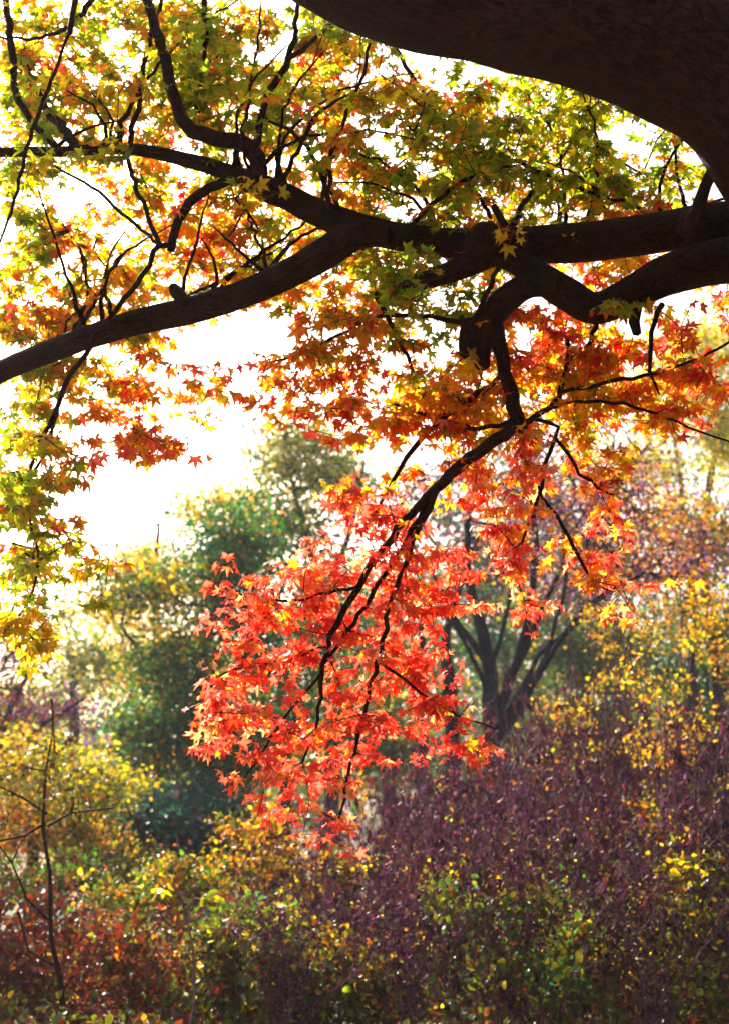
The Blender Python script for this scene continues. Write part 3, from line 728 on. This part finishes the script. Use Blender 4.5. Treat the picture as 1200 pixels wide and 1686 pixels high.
woodland_tree("woodland_tree", "yellow-green tree glowing at the left edge behind the thin dark trunk", "tree", 17, 60, 15,
    [[(55, 1450, 22, 0), (60, 1330, 15, 0), (90, 1240, 9, 0), (130, 1200, 5, 0)], [(58, 1370, 10, 0), (10, 1290, 7, .3), (-40, 1230, 4, .3)]],
    [(150, 1310, 80, 70, 0, 1.2, 130, dict(lime=35, olive=30, yellow=35)), (30, 1290, 90, 80, 0, 1.2, 130), (10, 1360, 100, 60, .4, 1, 90, dict(gold=60, yellow=25, orange=15)), (150, 1400, 90, 50, 0, 1, 90, dict(olive=50, lime=25, gold=25))],
    dict(lime=30, yellow=30, olive=20, gold=20), .055, 22, .20, clump=14)
woodland_tree("woodland_tree", "unseen dark green tree added beyond the left edge to shade the rust red bush", "tree", 21, -330, 17,  # out of view, added to throw shade on the lower left bushes
    [[(-330, 1500, 34, 0), (-330, 1100, 26, 0), (-325, 800, 14, 0), (-320, 600, 8, 0)]],
    [(-330, 680, 230, 230, 0, 1.8, 300), (-330, 950, 200, 120, 0, 1.5, 110)], dict(midgreen=50, bluegreen=30, olive=20), .09, 30, .3)
woodland_tree("woodland_tree", "twiggy purple tree with few leaves at the left edge under the yellow maple leaves", "tree", 18, -20, 19,
    [[(-20, 1400, 26, 0), (-10, 1260, 18, 0), (20, 1160, 11, 0), (60, 1090, 6, 0)], [(-12, 1280, 12, 0), (60, 1200, 8, 0), (140, 1150, 5, 0)]],
    [(40, 1150, 90, 80, 0, 1.5, 110), (110, 1200, 90, 60, 0, 1.5, 80), (-20, 1090, 90, 70, 0, 1.5, 70)],
    dict(purple=45, mauve=25, russet=15, olive=15), .06, 10, .26, cell=.35, pathw=.2)
woodland_tree("woodland_tree", "dense bush-like tree low between the left trees, its leaves coloured dark as shade", "tree", 19, 300, 17,
    [[(300, 1420, 26, 0), (300, 1380, 18, 0), (300, 1330, 8, 0)]],
    [(290, 1350, 110, 50, 0, 1.2, 150), (360, 1390, 100, 50, 0, 1, 90), (240, 1390, 60, 40, 0, 1, 50)],
    dict(dark=65, bluegreen=25, purple=10), .08, 40, .24)  # deep blue shade of the gap put into the leaf colours
woodland_tree("sapling", "thin dark bent trunk with bare side branches near the left edge", "sapling", 20, 92, 8.6,
    [[(106, 1690, 12, 0), (88, 1540, 8, 0), (80, 1440, 7, 0), (74, 1360, 6, 0), (78, 1270, 4, 0), (90, 1200, 3, 0), (86, 1150, 2, 0)], [(75, 1355, 5, 0), (40, 1372, 5, 0), (0, 1385, 4, -.2), (-60, 1400, 3, -.2)], [(78, 1340, 5, 0), (40, 1310, 4, 0), (-10, 1290, 3, 0)], [(80, 1360, 5, 0), (120, 1340, 4, 0), (190, 1330, 3, 0)],
     [(86, 1520, 5, 0), (50, 1480, 4, 0), (20, 1420, 3, 0)], [(90, 1590, 5, 0), (50, 1560, 4, 0), (30, 1500, 3, 0)]],
    [(80, 1270, 80, 70, 0, .3, 40), (30, 1350, 60, 60, 0, .3, 26), (130, 1330, 60, 60, 0, .3, 26)],
    dict(olive=60, russet=40), .035, 3, .1, cell=.12, r0=.002, rmax=.01, bark=M_TWIG)

# yellow-leaved saplings standing out of the thicket on the right
SAP = [("yellow sapling leaning over the thicket left of the others", 925, 12.2, 1090, 60, 80), ("tallest yellow sapling in the right half of the thicket", 1010, 12.8, 990, 70, 130),
       ("dense yellow sapling between two taller ones near the right edge", 1085, 11.6, 1020, 70, 130), ("yellow sapling cut by the right edge of the picture", 1175, 12.4, 940, 75, 170),
       ("small yellow sapling with its leaves low among the purple stems", 1110, 10.6, 1150, 60, 120)]
for k, (lab, px, d, top, rx, n) in enumerate(SAP):
    q = np.random.default_rng(60 + k)
    trunks = []
    for s in range(6):
        dx = q.normal(0, rx * .7); b0 = px + q.normal(0, 12)
        trunks.append([(b0, 1480, 6, 0), (b0 + dx * .3, 1350, 5, 0), (b0 + dx * .7, 1200 if top < 1100 else 1260, 4, 0), (b0 + dx, top + q.uniform(0, 80), 2, q.normal(0, .2))])
    woodland_tree("sapling", lab, "sapling", 70 + k, px, d, trunks,
        [(px, top + 70, rx, 80, 0, .5, n // 2), (px, top + 190, rx * 1.1, 110, 0, .5, n // 2), (px, top + 330, rx * .9, 90, 0, .4, n // 4)],
        dict(yellow=42, gold=20, lime=18, olive=12, orange=8), .035, 4.0, .075, tmpl=OVAL, bark=M_PURPLE, cell=.14, r0=.0018, rmax=.008, pathw=.15, group="yellow-leaved saplings in the thicket")
# low leafy bushes in front
LOW = [("rust red bush in the lower left corner", 40, 9.4, [(40, 1560, 130, 100, 0, .5, 190), (60, 1660, 150, 80, -.2, .5, 150)], dict(russet=66, brown=18, orange=5, olive=11)),
       ("russet and green bush right of the thin dark trunk", 220, 9.8, [(210, 1560, 110, 90, 0, .5, 170), (230, 1650, 120, 60, 0, .5, 120)], dict(russet=45, olive=35, brown=12, gold=8)),
       ("olive green bush under the dark shade at left centre", 300, 11.4, [(270, 1480, 130, 60, 0, .6, 200), (330, 1440, 90, 50, 0, .5, 80)], dict(olive=50, midgreen=20, gold=20, lime=10)),
       ("green bush with round leaves at the bottom left of centre", 430, 9.2, [(420, 1620, 120, 90, 0, .5, 200), (400, 1540, 90, 60, 0, .5, 90)], dict(olive=40, midgreen=20, yellow=10, lime=15, russet=15)),
       ("dull green bush at the bottom below the red spray", 600, 9.0, [(600, 1650, 110, 60, 0, .4, 120), (560, 1570, 90, 50, 0, .4, 60)], dict(olive=45, gold=20, lime=15, brown=20)),
       ("bush with glossy green leaves among the purple stems at the bottom", 870, 8.8, [(880, 1590, 150, 80, 0, .5, 90), (840, 1500, 110, 60, 0, .4, 40)], dict(midgreen=25, olive=40, lime=10, bluegreen=10, brown=15)),
       ("yellow-green bush low at the right edge", 1110, 8.9, [(1110, 1620, 110, 80, 0, .5, 60), (1130, 1500, 100, 90, 0, .5, 50)], dict(olive=45, lime=15, yellow=15, brown=25)),
       ("shadowy green bush behind the thin dark trunk", 70, 12.6, [(40, 1450, 130, 50, 0, .6, 170), (150, 1470, 90, 50, 0, .6, 110)], dict(olive=50, midgreen=35, russet=12, gold=3)),
       ("dark mixed bush beyond the russet and green bush", 230, 13.6, [(220, 1440, 120, 45, 0, .6, 150)], dict(olive=40, brown=25, midgreen=20, gold=15)),
       ("yellow flecked bush left of the purple thicket", 480, 11.0, [(470, 1440, 110, 60, 0, .5, 130), (430, 1380, 70, 40, 0, .4, 50)], dict(olive=35, yellow=25, gold=20, brown=20))]
for k, (lab, px, d, lum, mx) in enumerate(LOW):
    q = np.random.default_rng(80 + k)
    trunks = []
    for s in range(7):
        b0 = px + q.normal(0, 30); x1 = px + q.normal(0, 90)
        trunks.append([(b0, 1690, 5, 0), ((b0 + x1) / 2, 1640, 4, q.normal(0, .1)), (x1, lum[-1][1] + q.uniform(-30, 60), 2, q.normal(0, .3))])
    woodland_tree("bush", lab, "bush", 90 + k, px, d, trunks, lum, mx, .045, 11, .09, tmpl=OVAL, bark=M_PURPLE, cell=.14, r0=.0018, rmax=.008, pathw=.15, jit=.28)

woodland_tree("yellow_shoot", "single shoot of round yellow leaves bending over the bushes left of the thicket", "shoot", 101, 300, 8.4,
    [[(318, 1660, 5, 0), (312, 1560, 4, 0), (300, 1490, 3, 0), (276, 1440, 2, 0)], [(302, 1500, 3, 0), (325, 1478, 2, 0), (356, 1492, 1.5, -.05)]],
    [(275, 1450, 9, 22, 0, .03, 6), (335, 1480, 26, 8, 0, .03, 7), (250, 1470, 14, 8, 0, .03, 3)], dict(yellow=50, lime=50), .062, 3, .012, tmpl=OVAL, bark=M_PURPLE, cell=.05, r0=.001, rmax=.004, clump=2)
# ------------------------------------------------------------------ THE PURPLE THICKET
def thicket_shrub(seed, leafy=False):
    g = np.random.default_rng(seed)
    if leafy: root = thing("thicket_shrub", "purple-stemmed shrub dotted with many yellow-green leaves, right or low in the dense thicket", "shrub", (0, 0, 0), "yellow-flecked shrubs of the thicket")
    else: root = thing("thicket_shrub", "purple-brown shrub of upright stems hung with withered leaves in the dense thicket", "shrub", (0, 0, 0), "purple-brown shrubs of the thicket")
    ms = MB(); LP, LS = [], []
    for s in range(22):
        h = g.uniform(1.2, 2.2); az = g.uniform(0, 6.28); lean = abs(g.normal(0, .3)); b = g.normal(0, .08, 2)
        t = np.linspace(0, 1, 12)
        r = lean * h * t ** 1.5
        wob = np.cumsum(g.normal(0, .014, (12, 2)), axis=0)
        p = np.stack([b[0] + np.cos(az) * r + wob[:, 0], b[1] + np.sin(az) * r + wob[:, 1], h * (t - .12 * lean * t ** 3)], -1)
        tube(ms, p, np.linspace(.008, .002, 12) * g.uniform(.6, 1.3), 5, cap=False)
        for q in range(11):
            i = g.integers(3, 12); a2 = g.uniform(0, 6.28); L = g.uniform(.12, .5)
            e1 = p[i] + L * np.array([np.cos(a2) * .5, np.sin(a2) * .5, .8]); mid = (p[i] + e1) / 2 + g.normal(0, .02, 3) + [np.cos(a2) * .03, np.sin(a2) * .03, 0]
            tube(ms, np.array([p[i], mid, e1]), np.array([.0032, .0024, .0012]), 4, cap=False)
            for tt in g.random(g.integers(1, 4)):      # withered leaves hang in small bunches
                m = g.integers(1, 7)
                LP.append(p[i] * (1 - tt) + e1 * tt + g.normal(0, .014, (m, 3))); LS.append(np.full(m, g.uniform(.7, 1.3)))
    ms.build("stems", M_PURPLE, root)
    LP = np.vstack(LP); LS = np.concatenate(LS); n = len(LP)
    yd = unit(g.normal(0, .38, (n, 3)) + [0, 0, -1.0]); z = unit(g.normal(0, 1, (n, 3)))
    c, t = pick(g, n, dict(plum=58, purple=18, brown=18, mauve=3, russet=5), .42)
    mb = MB(); scatter_leaves(mb, LP, yd, z, g.uniform(.025, .075, n) * LS, c, t, WITHER, g)
    mb.build("withered_leaves", M_DRY, root)
    k = g.integers(320, 420) if leafy else g.integers(50, 110)
    nb = k // 7; cen = g.integers(0, n, nb)[g.integers(0, nb, k)]
    LG = LP[cen] * np.array([1, 1, .82]) + g.normal(0, .06, (k, 3)); LG[:, 2] = np.maximum(LG[:, 2], .05)
    c, t = pick(g, k, dict(yellow=28, lime=24, gold=14, olive=26, orange=4, midgreen=8), .3)
    mb = MB(); scatter_leaves(mb, LG, unit(g.normal(0, 1, (k, 3))), unit(g.normal(0, .6, (k, 3)) + [0, 0, 1]), g.uniform(.022, .05, k), c, t, OVAL, g)
    mb.build("green_leaves", M_BGLEAF, root)
    return root
protos = [thicket_shrub(s) for s in (1, 2, 3, 4, 5)] + [thicket_shrub(6, True), thicket_shrub(7, True)]
kids = {p.name: [o for o in SC.objects if o.parent == p] for p in protos}
g = np.random.default_rng(5)
def top_line(px):
    return np.interp(px, [250, 330, 450, 600, 720, 870, 1000, 1200, 1400], [1560, 1470, 1390, 1270, 1215, 1150, 1160, 1150, 1150])
spots = []
for d in np.arange(8.9, 14.6, .72):
    w = .72 * F / d
    x = 330 + g.uniform(0, w)
    while x < 1300:
        spots.append((x + g.normal(0, 12), d + g.normal(0, .12))); x += w * g.uniform(.8, 1.2)
first = set()
for k, (px, d) in enumerate(spots):
    leafy = (px > 880 and g.random() < .5) or (d < 9.8 and g.random() < .35)
    pr = protos[5 + k % 2] if leafy else protos[k % 5]
    if pr.name in first:
        c = pr.copy(); SC.collection.objects.link(c)
        for ch in kids[pr.name]:
            cc = ch.copy(); SC.collection.objects.link(cc); cc.parent = c
    else:
        first.add(pr.name); c = pr
    b = pos(px, d); c.location = b
    want = at(px, top_line(px), d)[2]
    near = np.interp(d, [9, 11, 13], [.78, .95, 1.02])
    s = max(.35, want * near / 2.2) * g.uniform(.8, 1.12)
    c.scale = (max(s, .7) * g.uniform(.9, 1.1), max(s, .7) * g.uniform(.9, 1.1), s)
    c.rotation_euler = (0, 0, g.uniform(0, 6.28))
print("shrubs", len(spots))

# ------------------------------------------------------------------ ground and far wood
gm, t, o = mat("leaf_litter_ground")
N, Lk = t.nodes.new, t.links.new
tc = N("ShaderNodeNewGeometry")
n1 = N("ShaderNodeTexVoronoi"); n1.inputs["Scale"].default_value = 14; Lk(tc.outputs["Position"], n1.inputs["Vector"])
n2 = N("ShaderNodeTexNoise"); n2.inputs["Scale"].default_value = .6; n2.inputs["Detail"].default_value = 6; Lk(tc.outputs["Position"], n2.inputs["Vector"])
cr = N("ShaderNodeValToRGB"); Lk(n1.outputs["Color"], cr.inputs[0])
cr.color_ramp.elements[0].color = (.05, .025, .012, 1); cr.color_ramp.elements[1].color = (.22, .10, .03, 1)
c2 = N("ShaderNodeValToRGB"); Lk(n2.outputs[0], c2.inputs[0]); c2.color_ramp.elements[0].position = .45; c2.color_ramp.elements[1].position = .6
mx = N("ShaderNodeMix"); mx.data_type = 'RGBA'; Lk(c2.outputs[0], mx.inputs[0]); Lk(cr.outputs[0], mx.inputs[6]); mx.inputs[7].default_value = (.05, .06, .02, 1)
b = N("ShaderNodeBsdfPrincipled"); Lk(mx.outputs[2], b.inputs["Base Color"]); b.inputs["Roughness"].default_value = .9
bp = N("ShaderNodeBump"); Lk(n1.outputs["Distance"], bp.inputs["Height"]); bp.inputs["Distance"].default_value = .05; Lk(bp.outputs[0], b.inputs["Normal"])
Lk(b.outputs[0], o.inputs[0])
nx = 90
u = np.linspace(-1, 1, nx); gx = np.sign(u) * np.abs(u) ** 2.2 * 400
X, Y = np.meshgrid(gx, gx + 10)
r = np.hypot(X, Y - 10)
Z = .04 * np.sin(X * .9) * np.cos(Y * .7) * np.clip((r) / 4, 0, 1) - .06
i = np.arange(nx - 1)
I, J = np.meshgrid(i, i)
fc = np.stack([J * nx + I, J * nx + I + 1, (J + 1) * nx + I + 1, (J + 1) * nx + I], -1).reshape(-1, 4)
mb = MB(); mb.add(np.stack([X, Y, Z], -1), fc)
gr = mb.build("ground", gm); gr["kind"] = "structure"

# low undergrowth between and before the bushes
g = np.random.default_rng(41)
n = 22000
d = g.uniform(7.6, 15, n) ; q = at(g.uniform(-120, 1320, n), 1290, d)
patch = np.sin(q[:, 0] * 2.3) + np.sin(q[:, 1] * 1.9 + q[:, 0]) 
q[:, 2] = g.random(n) ** 1.3 * (.22 + .1 * patch.clip(-1, 1)) + .01
c, tt = pick(g, n, dict(olive=40, russet=22, brown=20, gold=5, midgreen=13), .3)
mb = MB(); scatter_leaves(mb, q, unit(g.normal(0, 1, (n, 3)) + [0, 0, .3]), unit(g.normal(0, .6, (n, 3)) + [0, 0, 1]), g.uniform(.03, .07, n), c, tt, OVAL, g)
tag(mb.build("undergrowth", M_BGLEAF), "low leafy undergrowth covering the ground below the bushes", "undergrowth", None, "stuff")

# far wood: a mass of crowns nobody can count
g = np.random.default_rng(99)
mb = MB()
n = 26000
px = g.uniform(-500, 1700, n); d = g.uniform(48, 75, n)
H = 3.0 + 1.5 * np.sin(px * .011) + np.sin(px * .03 + 1) * .8 + np.where(px > 450, 3.5, 0) * np.clip((px - 450) / 200, 0, 1)
q = at(px, 1290, d); q[:, 2] = H * g.random(n) ** .8
q += g.normal(0, .3, (n, 3))
c, tt = pick(g, n, dict(midgreen=30, olive=25, bluegreen=20, gold=15, mauve=10), .3)
q[:, 2] = np.maximum(q[:, 2], .02)
scatter_leaves(mb, q, g.normal(0, 1, (n, 3)), unit(g.normal(0, .8, (n, 3)) + [0, 0, 1]), g.uniform(.25, .55, n), c, tt, DIA, g)
fw = mb.build("far_wood", M_BGLEAF)
tag(fw, "far-off mass of trees closing the view behind the wood", "wood", None, "stuff")

# ------------------------------------------------------------------ haze
HAZE = .0006
if HAZE:
    mb = MB()
    x0, x1, y0, y1, z0, z1 = -45, 45, -6, 90, -1.2, 16
    v = [(x, y, z) for z in (z0, z1) for y in (y0, y1) for x in (x0, x1)]
    mb.add(v, [[0, 2, 3, 1], [4, 5, 7, 6], [0, 1, 5, 4], [2, 6, 7, 3], [0, 4, 6, 2], [1, 3, 7, 5]])
    hm, t, o = mat("haze")
    pv = t.nodes.new("ShaderNodeVolumePrincipled"); pv.inputs["Color"].default_value = (.86, .9, 1, 1)
    pv.inputs["Density"].default_value = HAZE; pv.inputs["Anisotropy"].default_value = .3
    t.links.new(pv.outputs[0], o.inputs["Volume"])
    hz = mb.build("haze", hm, smooth=False); tag(hz, "thin pale haze filling the wood", "haze", None, "stuff")
